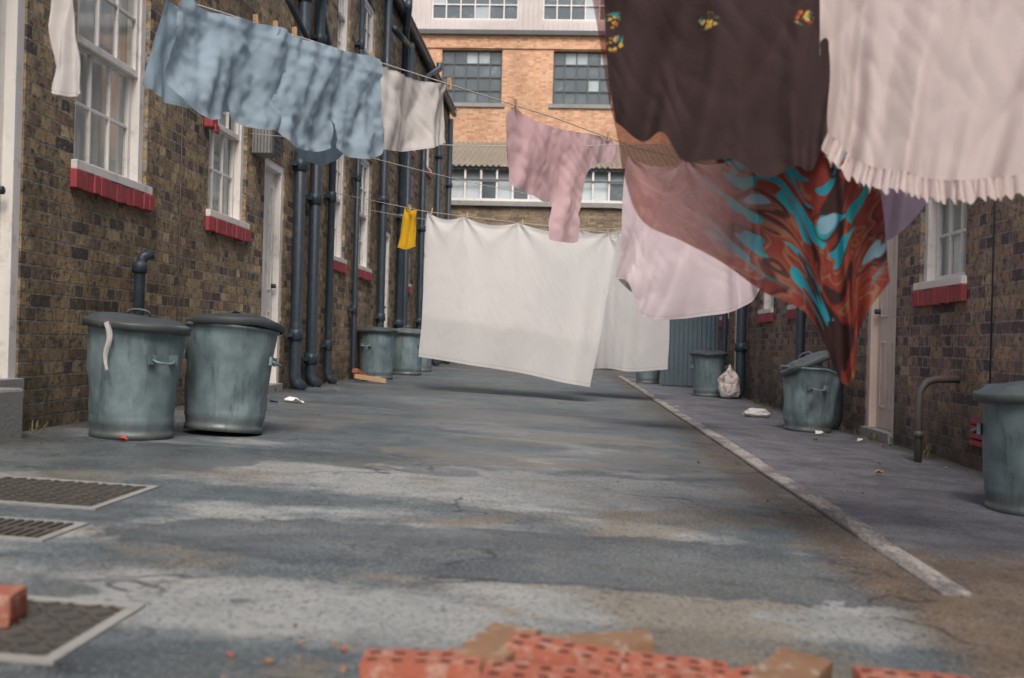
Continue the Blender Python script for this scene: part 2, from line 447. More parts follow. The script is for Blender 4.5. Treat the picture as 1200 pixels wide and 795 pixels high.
def door(parent, xw, sx, y0, y1, z0, z1, mat, fmat):
    b = MB(); X = lambda d: xw - sx*d; f = .08
    b.box(X(.01), X(.12), y0, y0+f, z0, z1, fmat); b.box(X(.01), X(.12), y1-f, y1, z0, z1, fmat)
    b.box(X(.01), X(.12), y0+f, y1-f, z1-f, z1, fmat)
    b.box(X(.07), X(.11), y0+f, y1-f, z0+.03, z1-f, mat)
    w = y1-y0-2*f
    for (c, d) in ((z0+.2, z0+.75), (z0+.95, z1-f-.15)):
        for k in (0, 1):
            a = y0+f+.09+k*(w/2-.03); e = a+w/2-.15
            b.box(X(.062), X(.07), a, a+.02, c, d, mat); b.box(X(.062), X(.07), e-.02, e, c, d, mat)
            b.box(X(.062), X(.07), a+.02, e-.02, c, c+.02, mat); b.box(X(.062), X(.07), a+.02, e-.02, d-.02, d, mat)
    b.tube([(X(.07), y1-f-.07, z0+1.0), (X(.02), y1-f-.07, z0+1.0)], .022, M_black)
    b.box(X(-.04), X(.14), y0+.002, y1-.002, z0-.08, z0+.028, M_stone)
    b.build('door', parent, bevel=.004)

def terrace(name, xw, sx, ya, yb, zb, zt, wins, upw, doors, upz, mat, winm=None, doorm=None, depth=6):
    e = empty(name, (0,0,0))
    ops = wins + [(d[0],d[1],d[2],d[3]) for d in doors] + [(w[0],w[1],upz[0],upz[1]) for w in upw]
    b = MB(); wall_x(b, xw, sx, ya, yb, zb, zt, ops, mat)
    xo = xw - sx*depth
    for y in (ya, yb): b.quad((xw,y,zb),(xo,y,zb),(xo,y,zt),(xw,y,zt), M_brickEnd)
    b.quad((xo,ya,zb),(xo,yb,zb),(xo,yb,zt),(xo,ya,zt), mat)
    b.build('walls', e)
    b = MB(); xm = (xw+xo)/2; h = 1.9; ov = xw+sx*.16
    b.add([(ov,ya,zt),(ov,yb,zt),(xm,yb,zt+h),(xm,ya,zt+h),(xo,ya,zt),(xo,yb,zt),(ov,ya,zt-.06),(ov,yb,zt-.06)],
          [(0,1,2,3),(3,2,5,4),(0,6,7,1),(3,4,0),(1,5,2)], M_slate)
    b.build('roof', e)
    b = MB()
    for w in wins: redsill(b, xw, sx, w[0], w[1], w[2])
    for w in upw: redsill(b, xw, sx, w[0], w[1], upz[0])
    b.build('red_brick_sills', e, bevel=.006)
    for w in wins: sash(e, xw, sx, *w, mat=winm)
    for w in upw: sash(e, xw, sx, w[0], w[1], *upz, mat=winm)
    for d in doors: door(e, xw, sx, *d, doorm or M_white, M_white if not doorm else doorm)
    b = MB()
    b.tube([(xw+sx*.1, ya, zt-.1), (xw+sx*.1, yb, zt-.1)], .06, M_black)
    b.build('gutter', e)
    return e

lw = [(6.07,7.14),(8.38,9.38),(12.9,13.6),(14.4,15.35),(18.4,19.3),(20.8,21.7)]
lw = [(a,b,1.49,3.1) for a,b in lw]
ldoors = [(4.35,5.5,.26,2.65),(9.95,10.65,.04,2.25),(16.35,17.1,.04,2.25),(22.8,23.6,.04,2.25)]
left = terrace('brick_terrace_house', -2.9, 1, -3, 25, -.15, 5.95, lw, [(a,b) for a,b,_,_ in lw], ldoors, (3.95,5.3), M_brickL)
rw = [(7.02,7.92),(11.6,12.4),(13.45,14.3),(3.6,4.5),(17.1,17.9)]
rw = [(a,b,1.0,2.4) for a,b in rw]
rdoors = [(8.45,9.25,-.12,2.0),(15.75,16.5,-.12,2.0)]
right = terrace('brick_terrace_house', 2.55, -1, -3, 19, -.35, 5.6, rw, [(a,b) for a,b,_,_ in rw], rdoors, (3.5,4.9), M_brickR, doorm=M_pinkdoor)
b = MB(); b.box(-2.9+.002, -2.74, 4.3, 5.27, -.1, .25, M_stone); b.build('stone_step', bevel=.015)

def drainpipe(x, y, z0, z1, r=.055, sx=1, shoe=True, swan=None, mat=None):
    mat = mat or M_black; b = MB()
    pts = [(x,y,z1),(x,y,z0+.12)]
    if shoe: pts += [(x+sx*.02,y,z0+.07),(x+sx*.1,y,z0+.0)]
    if swan: pts = [(x+swan[0], y+swan[1], z1+swan[2]+.12),(x+swan[0], y+swan[1], z1+swan[2]),(x, y, z1)] + pts[1:]
    b.tube(pts, r, mat)
    z = z0+.15+random.uniform(0,.8)
    while z < z1:
        b.tube([(x,y,z-.06),(x,y,z-.05),(x,y,z+.05),(x,y,z+.06)], [r+.003,r*1.28,r*1.28,r+.003], mat)
        b.box(x-sx*.08, x, y-r*2, y+r*2, z-.02, z+.02, mat)
        z += 1.75
    return b.build('drainpipe')
drainpipe(-2.80, 10.87, 0, 5.7, .062)
drainpipe(-2.80, 11.55, 0, 5.8, .062)
drainpipe(-2.82, 12.45, 0, 3.6, .042, swan=(.0,-.7,.5))
drainpipe(-2.82, 13.95, 0, 5.8, .035)
drainpipe(-2.80, 15.8, 0, 5.8, .06, swan=(.12,.5,.3))
drainpipe(-2.80, 17.5, 0, 5.6, .06, swan=(.1,-.4,.3))
drainpipe(-2.80, 18.1, 0, 5.6, .06)
drainpipe(-2.80, 20.0, 0, 5.5, .06, swan=(.15,.8,.35))
drainpipe(-2.80, 22.3, 0, 5.6, .06)
drainpipe(-2.80, 24.3, 0, 5.6, .06)
drainpipe(2.43, 9.75, gz(2.4), 5.4, .062, -1)
drainpipe(2.43, 11.3, gz(2.4), 5.4, .05, -1)
drainpipe(2.43, 15.1, gz(2.4), 5.4, .07, -1)
drainpipe(2.43, 16.7, gz(2.4), 5.4, .045, -1)
b = MB()
b.tube([(-2.72,15.9,5.2),(-2.72,17.4,5.35)], .05, M_black); b.tube([(-2.7,17.6,4.6),(-2.7,18.0,4.75),(-2.7,20.0,5.0)], .05, M_black)
b.tube([(-2.74,10.9,3.0),(-2.74,11.5,3.25)], .04, M_black); b.tube([(-2.74,10.9,4.2),(-2.74,11.5,4.4)], .04, M_black)
b.tube([(-2.74,11.7,3.6),(-2.74,13.9,3.95)], .035, M_black)
b.tube([(-2.74,10.0,3.75),(-2.74,10.8,3.6)], .03, M_black)
b.build('waste_pipe')
b = MB(); b.tube([(-2.8,6.83,-.05),(-2.8,6.83,.98),(-2.78,6.83,1.04),(-2.74,6.87,1.06)], .035, M_black)
b.tube([(-2.8,6.83,.93),(-2.8,6.83,.94),(-2.8,6.83,1.0),(-2.8,6.83,1.01)], [.036,.05,.05,.036], M_black); b.build('vent_pipe')
b = MB(); b.tube([(-2.84,14.15,0),(-2.84,14.15,1.5)], .022, M_greypipe); b.build('conduit_pipe')
b = MB(); b.tube([(-2.89,7.75,.1),(-2.89,7.76,1.2),(-2.89,7.75,3.4),(-2.89,9.6,3.45)], .005, M_greypipe, 6); b.build('wall_cable')
b = MB(); b.tube([(2.54,6.55,.1),(2.54,6.55,2.6)], .005, M_black, 6); b.tube([(2.54,6.55,1.9),(2.54,8.3,2.2)], .005, M_black, 6); b.build('wall_cable')
b = MB()
pp = [(2.28,7.02,gz(2.3)-.02),(2.28,7.03,.22),(2.29,7.04,.3),(2.33,7.05,.355),(2.39,7.06,.375),(2.56,7.08,.38)]
b.tube(pp, .024, M_greypipe); b.tube([(2.28,7.02,.0),(2.28,7.02,.04)], .031, M_greypipe); b.build('overflow_pipe')
b = MB()
for i in range(4): b.box(2.535, 2.549, 6.62, 6.84, -.02+i*.045, .01+i*.045, M_redpaint)
b.build('air_brick')
e = empty('meter_box', (-2.9, 9.68, 2.2)); b = MB()
b.box(.004,.18,-.16,.16,0,.34,M_stone); b.box(.0,.2,-.18,.18,.342,.37,M_white)
b.build('casing', e); b = MB()
for i in range(8):
    y = -.16+i*.32/7; b.box(.19,.198,y-.005,y+.005,0,.34,M_steelframe)
for i in range(6): b.box(.2,.206,-.16,.16,.02+i*.06,.03+i*.06,M_steelframe)
for i in range(6): b.box(.02+i*.03,.025+i*.03,-.172,-.165,0,.34,M_steelframe)
b.build('grille', e)
b = MB(); b.box(-2.895,-2.82,8.22,8.36,2.17,2.28,M_redpaint); b.box(-2.82,-2.80,8.24,8.34,2.13,2.2,M_redpaint); b.build('alarm_bell_box', bevel=.01)

# ------------------------------------------------------------------ factory
fac = empty('factory_building'); YF = 36
fw = [(-8.4,-6.3),(-4.5,-2.45),(-.72,1.25),(2.95,4.95),(6.7,8.7),(10.4,12.4)]
def wall_y(mb, yw, x0, x1, z0, z1, ops, mat, rev=.2):
    xs = sorted({x0,x1,*[o[0] for o in ops],*[o[1] for o in ops]}); zs = sorted({z0,z1,*[o[2] for o in ops],*[o[3] for o in ops]})
    for a,b_ in zip(xs,xs[1:]):
        for c,d in zip(zs,zs[1:]):
            if any(o[0]<(a+b_)/2<o[1] and o[2]<(c+d)/2<o[3] for o in ops): continue
            mb.quad((a,yw,c),(b_,yw,c),(b_,yw,d),(a,yw,d),mat)
    for a,b_,c,d in ops:
        y2 = yw+rev
        mb.quad((a,yw,c),(a,yw,d),(a,y2,d),(a,y2,c),mat); mb.quad((b_,yw,c),(b_,yw,d),(b_,y2,d),(b_,y2,c),mat)
        mb.quad((a,yw,c),(b_,yw,c),(b_,y2,c),(a,y2,c),mat); mb.quad((a,yw,d),(b_,yw,d),(b_,y2,d),(a,y2,d),mat)
ops = [(a,b_,8.6,10.4) for a,b_ in fw] + [(a,b_,4.9,6.8) for a,b_ in fw] + [(a,b_,1.4,3.3) for a,b_ in fw]
b = MB(); wall_y(b, YF, -14, 16, -.3, 10.95, ops, M_brickF)
b.quad((-14,YF,-.3),(-14,48,-.3),(-14,48,10.95),(-14,YF,10.95),M_brickR); b.quad((16,YF,-.3),(16,48,-.3),(16,48,10.95),(16,YF,10.95),M_brickR)
b.quad((-14,48,-.3),(16,48,-.3),(16,48,10.95),(-14,48,10.95),M_brickF)
b.build('walls', fac)
cw = [(a-.4,b_+.5) for a,b_ in fw]
b = MB(); cops = [(a,b_,11.45,13.0) for a,b_ in cw]; wall_y(b, YF+.05, -14, 16, 10.95, 14.2, cops, M_clad)
x = -14
while x < 16:
    inw = any(a-.05 < x < b_+.05 for a,b_ in cw)
    if inw: b.box(x, x+.06, YF-.02, YF+.048, 11.0, 11.4, M_clad); b.box(x, x+.06, YF-.02, YF+.048, 13.05, 14.2, M_clad)
    else: b.box(x, x+.06, YF-.02, YF+.048, 11.0, 14.2, M_clad)
    x += .17
b.box(-14.1, 16.1, YF-.14, YF-.021, 10.9, 11.05, M_steelframe)
b.box(-14, 16, YF-.05, YF-.003, 10.45, 10.6, M_brickF)
b.quad((-14,YF+.05,14.2),(16,YF+.05,14.2),(16,48,14.2),(-14,48,14.2),M_slate)
b.quad((-14,YF+.05,10.95),(-14,48,10.95),(-14,48,14.2),(-14,YF+.05,14.2),M_clad); b.quad((16,YF+.05,10.95),(16,48,10.95),(16,48,14.2),(16,YF+.05,14.2),M_clad)
b.build('cladding', fac)
b = MB()
for (a,b_,c,d) in ops+cops:
    y = YF+.16
    nc = 5 if d < 11 else 6; nr = 4 if d < 11 else 3
    for i in range(nc):
        for j in range(nr):
            x0 = a+(b_-a)*i/nc; x1 = a+(b_-a)*(i+1)/nc; z0 = c+(d-c)*j/nr; z1 = c+(d-c)*(j+1)/nr
            t1, t2 = random.uniform(-.012,.012), random.uniform(-.012,.012)
            b.quad((x0,y+t1,z0),(x1,y+t2,z0),(x1,y-t1,z1),(x0,y-t2,z1), M_fglass if random.random() > .06 else M_wglass)
    fm = M_steelframe if d < 11 else M_white
    for i in range(nc+1):
        x = a+(b_-a)*i/nc; w = .045 if i in (0,nc) else .02
        b.box(x-w, x+w, y-.05, y-.015, c, d, fm)
    for i in range(nr+1):
        z = c+(d-c)*i/nr; w = .045 if i in (0,nr) else .02
        b.box(a, b_, y-.045, y-.017, z-w, z+w, fm)
    if d < 11:
        b.box(a-.12, b_+.12, YF-.06, YF-.002, c-.14, c-.01, M_stone)
b.build('windows', fac)

# ------------------------------------------------------------------ workshop at lane end
ws = empty('workshop_building'); YW = 28
b = MB(); b.quad((-7,YW,-.3),(7,YW,-.3),(7,YW,4.15),(-7,YW,4.15),M_brickW)
b.quad((-7,YW,-.3),(-7,33,-.3),(-7,33,6.7),(-7,YW,4.15),M_brickR); b.quad((7,YW,-.3),(7,33,-.3),(7,33,6.7),(7,YW,4.15),M_brickR)
b.box(-7.1,7.1,YW-.1,YW-.003,4.1,4.22,M_stone)
b.build('walls', ws)
b = MB(); b.quad((-7,YW+.03,4.2),(7,YW+.03,4.2),(7,YW+.2,5.15),(-7,YW+.2,5.15),M_wglass)
x = -7
while x < 7:
    b.box(x-.025, x+.025, YW-.04, YW+.02, 4.225, 5.15, M_white)
    if random.random() < .35: b.quad((x+.03,YW+.0,4.3),(x+.39,YW+.0,4.3),(x+.39,YW+.01,4.75),(x+.03,YW+.01,4.75), M_fglass)
    x += .42
b.box(-7,7,YW-.06,YW-.042,4.75,4.8,M_steelframe); b.box(-7,7,YW-.06,YW-.042,5.05,5.14,M_steelframe)
b.box(-7,7,YW-.07,YW-.042,4.225,4.29,M_white)
b.build('clerestory_glazing', ws)
b = MB(); n = 560; vs = []
for i in range(n+1):
    x = -7.2+14.4*i/n; h = .035*math.sin(x*2*math.pi/.15)
    vs += [(x,YW-.15,5.14+h),(x,33.2,6.75+h)]
b.add(vs, [(2*i,2*i+2,2*i+3,2*i+1) for i in range(n)], M_asb, True)
b.build('corrugated_roof', ws)
b = MB(); b.box(2.62,2.85,19.01,27.99,-.3,3.4,M_brickR); b.box(2.6,2.87,19.01,27.99,3.402,3.46,M_stone); b.build('brick_wall')
b = MB(); b.box(-3.2,-2.95,25.01,27.99,-.3,3.6,M_brickL); b.build('brick_wall')
b = MB(); n = 90; vs = []
for i in range(n+1):
    x = 1.62+.93*i/n; yy = 18.3+.02*math.sin(x*2*math.pi/.076)
    vs += [(x,yy,gz(2)+.05),(x,yy,1.9)]
b.add(vs, [(2*i,2*i+2,2*i+3,2*i+1) for i in range(n)], M_corr, True)
b.box(1.6,1.66,18.33,18.39,gz(2),1.95,M_corr); b.box(2.48,2.54,18.33,18.39,gz(2),1.95,M_corr); b.box(1.66,2.48,18.34,18.38,.4,.46,M_corr); b.box(1.66,2.48,18.34,18.38,1.5,1.56,M_corr)
b.build('corrugated_metal_gate')

# ------------------------------------------------------------------ dustbins
def dustbin(loc, h=.6, r0=.21, r1=.245, rot=(0,0,0), lid='flat', lidtilt=(0,0,0), lidoff=(0,0,0), dent=.006, seed=0, sq=0):
    e = empty('dustbin', loc, rot)
    def fn(v, t):
        k = noise.noise(Vector((math.cos(t)*1.3+seed, math.sin(t)*1.3, v.z*3+seed)))
        k2 = noise.noise(Vector((math.cos(t)*3.3, math.sin(t)*3.3+seed, v.z*7)))
        q = (k*1.0+k2*.5)*dent*min(1, v.z/.15)
        d = Vector((math.cos(t), math.sin(t), 0))
        w = v + d*q
        if sq: w.z += -sq*max(0, math.cos(t-1.0))*(v.z/h)**3
        return w
    b = MB(); P = []
    P += [(0.001,.03),(r0-.01,.03),(r0-.004,0),(r0+.008,0),(r0+.008,.028),(r0+.001,.034)]
    N = 26
    for i in range(N+1):
        z = .05+(h-.06-.05)*i/N; r = r0+(r1-r0)*(z/h)
        bead = .006*math.exp(-((z-.09)/.008)**2) + .005*math.exp(-((z-h*.93)/.008)**2)
        P.append((r+bead, z))
    P += [(r1+.002,h-.02),(r1+.012,h-.016),(r1+.014,h-.006),(r1+.008,h),(r1-.002,h-.004),(r1-.008,h-.03),(r0-.01,.08)]
    b.lathe(P, M_galv, 64, fn)
    b.build('body', e)
    b = MB()
    for a in (-.9, 2.24):
        ca, sa = math.cos(a), math.sin(a); z = h*.7; rr = r0+(r1-r0)*.7
        px = Vector((ca,sa,0)); tx = Vector((-sa,ca,0))
        pts = []
        for k in range(9):
            t = math.pi*k/8
            pts.append(px*(rr+.004+.045*math.sin(t)**.6)+tx*(.065*math.cos(t))+Vector((0,0,z-.02*math.sin(t))))
        b.tube(pts, .007, M_galv, 8)
        for s_ in (-1,1):
            M = Matrix.Translation(px*(rr+.006)+tx*.065*s_+Vector((0,0,z))) @ Matrix.Rotation(a,4,'Z')
            b.box(-.008,.008,-.022,.022,-.025,.025,M_galv,M)
    b.build('handles', e)
    if lid:
        b = MB(); R1 = r1+.03
        mt = M_lid if lid == 'flat' else M_galv
        hgt = .045 if lid == 'flat' else .06
        P = [(R1-.004,-.035),(R1,-.035),(R1+.004,0),(R1+.001,.008),(R1-.02,.014),(R1-.03,.02),(R1*.8,hgt*.75),(R1*.55,hgt*.93),(R1*.3,hgt),(.0005,hgt)]
        P += [(.0005,hgt-.004),(R1*.6,hgt*.85-.004),(R1-.02,.004),(R1-.004,-.035)]
        def lf(v, t):
            v = v.copy(); v.z += .014*noise.noise(Vector((v.x*6, v.y*6, seed))); return v
        b.lathe(P, mt, 64, lf)
        pts = []
        for k in range(9):
            t = math.pi*k/8; pts.append((.06*math.cos(t), 0, hgt-.004+.035*math.sin(t)**.5))
        b.tube(pts, .008, mt, 8)
        o = b.build('lid', e); o.location = (lidoff[0], lidoff[1], h+.004+lidoff[2]); o.rotation_euler = lidtilt
    return e
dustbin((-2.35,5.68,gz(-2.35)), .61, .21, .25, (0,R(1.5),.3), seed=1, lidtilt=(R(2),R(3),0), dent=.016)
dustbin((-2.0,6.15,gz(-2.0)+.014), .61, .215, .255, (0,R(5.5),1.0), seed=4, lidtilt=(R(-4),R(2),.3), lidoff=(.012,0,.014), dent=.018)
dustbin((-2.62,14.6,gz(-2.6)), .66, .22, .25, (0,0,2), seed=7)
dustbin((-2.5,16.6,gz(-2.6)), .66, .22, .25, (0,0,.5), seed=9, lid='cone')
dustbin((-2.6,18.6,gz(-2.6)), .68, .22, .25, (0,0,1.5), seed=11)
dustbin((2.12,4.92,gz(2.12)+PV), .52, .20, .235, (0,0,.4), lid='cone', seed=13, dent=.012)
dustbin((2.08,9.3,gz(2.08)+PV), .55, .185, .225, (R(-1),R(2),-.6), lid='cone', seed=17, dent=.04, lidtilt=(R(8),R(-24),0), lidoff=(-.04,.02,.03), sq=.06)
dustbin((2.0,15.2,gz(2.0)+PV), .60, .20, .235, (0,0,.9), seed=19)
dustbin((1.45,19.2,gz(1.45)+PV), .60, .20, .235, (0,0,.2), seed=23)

# ------------------------------------------------------------------ cloth
def cr(pts, s):
    n = len(pts)-1
    if n == 0: return Vector(pts[0])
    f = min(max(s,0),1)*n; i = min(int(f), n-1); t = f-i
    g = lambda k: Vector(pts[min(max(k,0),n)])
    a,b_,c,d = g(i-1), g(i), g(i+1), g(i+2)
    if i == 0: a = b_*2-c
    if i == n-1: d = c*2-b_
    return .5*((2*b_)+(c-a)*t+(2*a-5*b_+4*c-d)*t*t+(3*b_-a-3*c+d)*t**3)

def cloth(name, top, bot, mat, nu=90, nv=60, amp=.03, freq=5, seed=0., pegs=(0,1), sag=.02, crumple=.004, parent=None, topfold=.25, tens=.010, slant=.35, tmax=1.0):
    T0, T1 = Vector(top[0]), Vector(top[-1]); d = (T1-T0); W = d.length; d.z = 0; d.normalize(); nr = Vector((-d.y, d.x, 0))
    H = (cr(top,.5)-cr(bot,.5)).length
    vs = []; uvs = []
    for j in range(nv+1):
        t = tmax*j/nv
        for i in range(nu+1):
            s = i/nu
            A, B = cr(top, s), cr(bot, s)
            p = A.lerp(B, t)
            a = amp*(topfold+(1-topfold)*t**.8)
            n1 = noise.noise(Vector((s*freq+slant*t+.25*math.sin(t*1.7+seed), t*.55, seed*3.1)))
            n2 = noise.noise(Vector((s*freq*2.6+t*slant*2, t*.9, seed*2+9)))
            q = a*(1.8*n1+.6*n2)
            wx, wz = s*W, t*H
            c1 = noise.noise(Vector((wx*6+wz*3, wz*2.2-wx*1.0, seed)))
            c2 = noise.noise(Vector((wx*12-wz*5, wz*5, seed+4)))
            q += crumple*(2.2*(1-2*abs(c1))+.9*(1-2*abs(c2)))
            for pg in pegs:
                dx = (s-pg)*W; rr = math.hypot(dx, wz)+1e-4
                q += tens*math.exp(-rr/.25)*math.sin(math.atan2(dx, wz+.02)*7+seed)*min(1, rr/.05)
            if len(pegs) > 1:
                pl = max([g for g in pegs if g <= s], default=0); pr = min([g for g in pegs if g >= s], default=1)
                fr = (s-pl)/(pr-pl) if pr > pl else 0
                p.z -= sag*4*fr*(1-fr)*(1-t)**1.5
            p = p + nr*q + d*(amp*.5*noise.noise(Vector((s*3, t*2.5, seed+20)))*t)
            vs.append(p); uvs.append((s, 1-j/nv))
    fs = [(j*(nu+1)+i, (j+1)*(nu+1)+i, (j+1)*(nu+1)+i+1, j*(nu+1)+i+1) for j in range(nv) for i in range(nu)]
    me = bpy.data.meshes.new(name); me.from_pydata([tuple(v) for v in vs], [], fs); me.update()
    me.materials.append(mat)
    ul = me.uv_layers.new(name='UVMap')
    for lp in me.loops: ul.data[lp.index].uv = uvs[lp.vertex_index]
    me.polygons.foreach_set('use_smooth', [True]*len(fs))
    ob = bpy.data.objects.new(name, me); scene.collection.objects.link(ob)
    if parent: ob.parent = parent
    return ob

def cut_cloth(name, outline, place, mat, step=.014, parent=None, fold=None, seed=0):
    """garment cut to an outline (a along the line, b height); place(a,b,q) -> 3D point pushed q off the line's plane"""
    pts = []; n = len(outline)
    for i in range(n):
        p0, p1, p2, p3 = [Vector(outline[(i+k-1) % n]) for k in range(4)]
        m_ = max(1, int((p2-p1).length/step))
        for k in range(m_):
            t = k/m_
            c = .5*((2*p1)+(p2-p0)*t+(2*p0-5*p1+4*p2-p3)*t*t+(3*p1-p0-3*p2+p3)*t**3)
            pts.append(p1.lerp(p2, t)*.35+c*.65)
    nb = len(pts)
    x0 = min(p.x for p in pts); x1 = max(p.x for p in pts); y0 = min(p.y for p in pts); y1 = max(p.y for p in pts)
    inner = []
    y = y0; r_ = 0
    while y < y1:
        x = x0+(step*.5 if r_ % 2 else 0)
        while x < x1:
            q = Vector((x,y))
            if all((q-p).length > step*.6 for p in pts): inner.append(q)
            x += step
        y += step*.87; r_ += 1
    res = delaunay_2d_cdt(pts+inner, [(i,(i+1) % nb) for i in range(nb)], [], 1, 1e-5)
    V, F = res[0], res[2]
    vs = [tuple(place(v.x, v.y, fold(v.x, v.y))) for v in V]
    me = bpy.data.meshes.new(name); me.from_pydata(vs, [], [tuple(f) for f in F]); me.update()
    ul = me.uv_layers.new(name='UVMap')
    for lp in me.loops: v = V[lp.vertex_index]; ul.data[lp.index].uv = ((v.x-x0)/(x1-x0), .5)
    me.materials.append(mat); me.polygons.foreach_set('use_smooth', [True]*len(me.polygons))
    ob = bpy.data.objects.new(name, me); scene.collection.objects.link(ob)
    if parent: ob.parent = parent
    return ob

def pegs_at(parent, pts, ax=(1,0,0)):
    b = MB()
    for p in pts:
        ang = random.uniform(-.25,.25); a0 = math.atan2(ax[1], ax[0])
        M = Matrix.Translation(p) @ Matrix.Rotation(a0, 4, 'Z') @ Matrix.Rotation(ang, 4, 'Y')
        b.box(-.006,.006,-.012,-.003,-.03,.045,M_peg,M); b.box(-.006,.006,.003,.012,-.03,.045,M_peg,M)
        b.box(-.007,.007,-.003,.003,.002,.014,M_steelframe,M)
    b.build('pegs', parent)

def line(name, a, b_, sag=.05, r=.003):
    a, b_ = Vector(a), Vector(b_); P = []
    for i in range(41):
        t = i/40; p = a.lerp(b_, t); p.z -= sag*4*t*(1-t); P.append(p)
    e = empty(name); m = MB(); m.tube(P, r, M_cord, 6); m.build('cord', e)
    return e
def L1(Y, dz=0):
    z = 2.13+.035*(Y-5) if Y > 5 else 2.13
    return Vector((-1.85+.57*(Y-5), Y, min(z, 2.24)+dz))
e1 = empty('clothesline'); m = MB()
m.tube([(-2.9,3.16,2.2), L1(4.2), L1(5), L1(6.2), L1(7), L1(8), L1(9.2), (2.55,12.72,2.5)], .004, M_cord, 6); m.build('cord', e1)
ax = (.57,1,0)
pegs_at(e1, [L1(4.96), L1(5.38), L1(5.5), L1(5.62), L1(6.17), L1(6.84), L1(7.53), L1(8.75)], ax)

M_denim = cloth_mat('pale_blue_cotton', (.40,.52,.62), .33, .25, hemcol=(.2,.3,.38), stains=.28)
M_towel = cloth_mat('white_cotton', (.80,.77,.75), .35, .15, hemcol=(.5,.48,.46))
M_pink = cloth_mat('pink_jersey', (.80,.58,.61), .35, .15, hemcol=(.5,.36,.38))
M_pale = cloth_mat('pale_pink_cotton', (.86,.76,.80), .45, .08, hemcol=(.6,.52,.54))
M_sheet = cloth_mat('white_bed_linen', (.88,.88,.875), .5, .03, hemcol=(.62,.61,.6), weave=.4)
M_yellow = cloth_mat('yellow_cloth', (.85,.50,.03), .4)
M_frill = cloth_mat('cream_pink_cotton', (.87,.76,.74), .45, .1)
M_lav = cloth_mat('lavender_cotton', (.62,.54,.72), .4)

def on1(Y, z, off=0): v = L1(Y); return (v.x-off*.87, v.y+off*.5, z)
def mkshorts(name, Ya, Yb, outl, bots, seed):
    e = empty(name)
    def fold(a, b_):
        t = max(0, min(1, (2.14-b_)/.5)); s = (a-Ya)/(Yb-Ya)
        q = .045*(.45+.55*t)*(1.8*noise.noise(Vector((s*3.6+1.3*t, t*.8, seed*3.1)))+.8*noise.noise(Vector((s*9+t*1.5, t*1.6, seed))))
        c1 = noise.noise(Vector((a*13+b_*7, b_*6-a*3, seed))); c2 = noise.noise(Vector((a*26-b_*9, b_*14, seed+4)))
        q += .006*(2*(1-2*abs(c1))+1.1*(1-2*abs(c2)))
        if 2.065 < b_ : q += .006
        return -q
    cut_cloth('front', outl, lambda a,b_,q: on1(a,b_,q-.03), M_denim, .016, e, fold, seed)
    top = [L1(Ya), L1((Ya+Yb)/2), L1(Yb)]
    cloth('back', [tuple(v+Vector((-.02,.012,0))) for v in top], [on1(*q, .09) for q in bots], M_denim, 90, 60, .05, 4, seed+3, (0,.35,1), .03, .006, parent=e, topfold=.4, slant=-1)
mkshorts('blue_shorts', 4.93, 5.52,
   [(4.93,2.13),(5.05,2.105),(5.2,2.12),(5.38,2.135),(5.52,2.14),(5.54,1.95),(5.57,1.78),(5.55,1.66),(5.42,1.60),(5.30,1.605),(5.235,1.63),(5.22,1.76),(5.195,1.63),(5.1,1.585),(4.98,1.61),(4.90,1.67),(4.855,1.76),(4.89,1.92)],
    [(4.88,1.72),(5.05,1.66),(5.3,1.68),(5.55,1.72)], 1)
mkshorts('blue_shorts', 5.47, 6.17,
   [(5.47,2.14),(5.62,2.13),(5.75,2.14),(5.9,2.145),(6.17,2.165),(6.19,1.95),(6.23,1.74),(6.21,1.62),(6.08,1.57),(5.95,1.57),(5.885,1.60),(5.865,1.76),(5.84,1.59),(5.72,1.55),(5.55,1.56),(5.45,1.66),(5.42,1.78),(5.45,1.95)],
    [(5.45,1.72),(5.7,1.58),(5.86,1.52),(5.98,1.54),(6.15,1.66)], 5)
cloth('tea_towel', [tuple(L1(6.19)),tuple(L1(6.5)),tuple(L1(6.84))], [on1(6.22,1.66),on1(6.5,1.70),on1(6.7,1.76),on1(6.84,1.82)], M_towel, 80, 50, .045, 4, 2, (0,1), .03, .007, topfold=.5, slant=1)
ep = empty('pink_jumper')
def pf(a, b_):
    t = max(0, min(1, (2.2-b_)/.8)); s = (a-7.5)/1.3
    q = .04*(.5+.5*t)*(1.8*noise.noise(Vector((s*4+1.0*t, t*1.0, 3.3)))+.7*noise.noise(Vector((s*10+t*2, t*2, 7))))
    q += .005*(2*(1-2*abs(noise.noise(Vector((a*8+b_*5, b_*5, 2)))))+(1-2*abs(noise.noise(Vector((a*18-b_*6, b_*9, 5))))))
    return q
pout = [(7.5,2.20),(7.75,2.16),(8.05,2.165),(8.3,2.19),(8.55,2.22),(8.8,2.24),(8.90,2.16),(8.87,2.07),(8.62,2.00),(8.45,1.90),(8.36,1.72),(8.30,1.56),(8.29,1.34),(8.15,1.315),(7.99,1.32),(7.985,1.43),(8.03,1.60),(7.93,1.595),(7.78,1.62),(7.53,1.655),(7.50,1.80),(7.47,1.95)]
cut_cloth('front', pout, lambda a,b_,q: on1(a,b_,q), M_pink, .02, ep, pf)
cut_cloth('back', [(7.52,2.19),(8.0,2.15),(8.5,2.2),(8.5,1.95),(8.34,1.72),(8.2,1.66),(7.9,1.64),(7.56,1.71),(7.5,1.9)], lambda a,b_,q: on1(a,b_,-q*.7+.06), M_pink, .03, ep, pf)

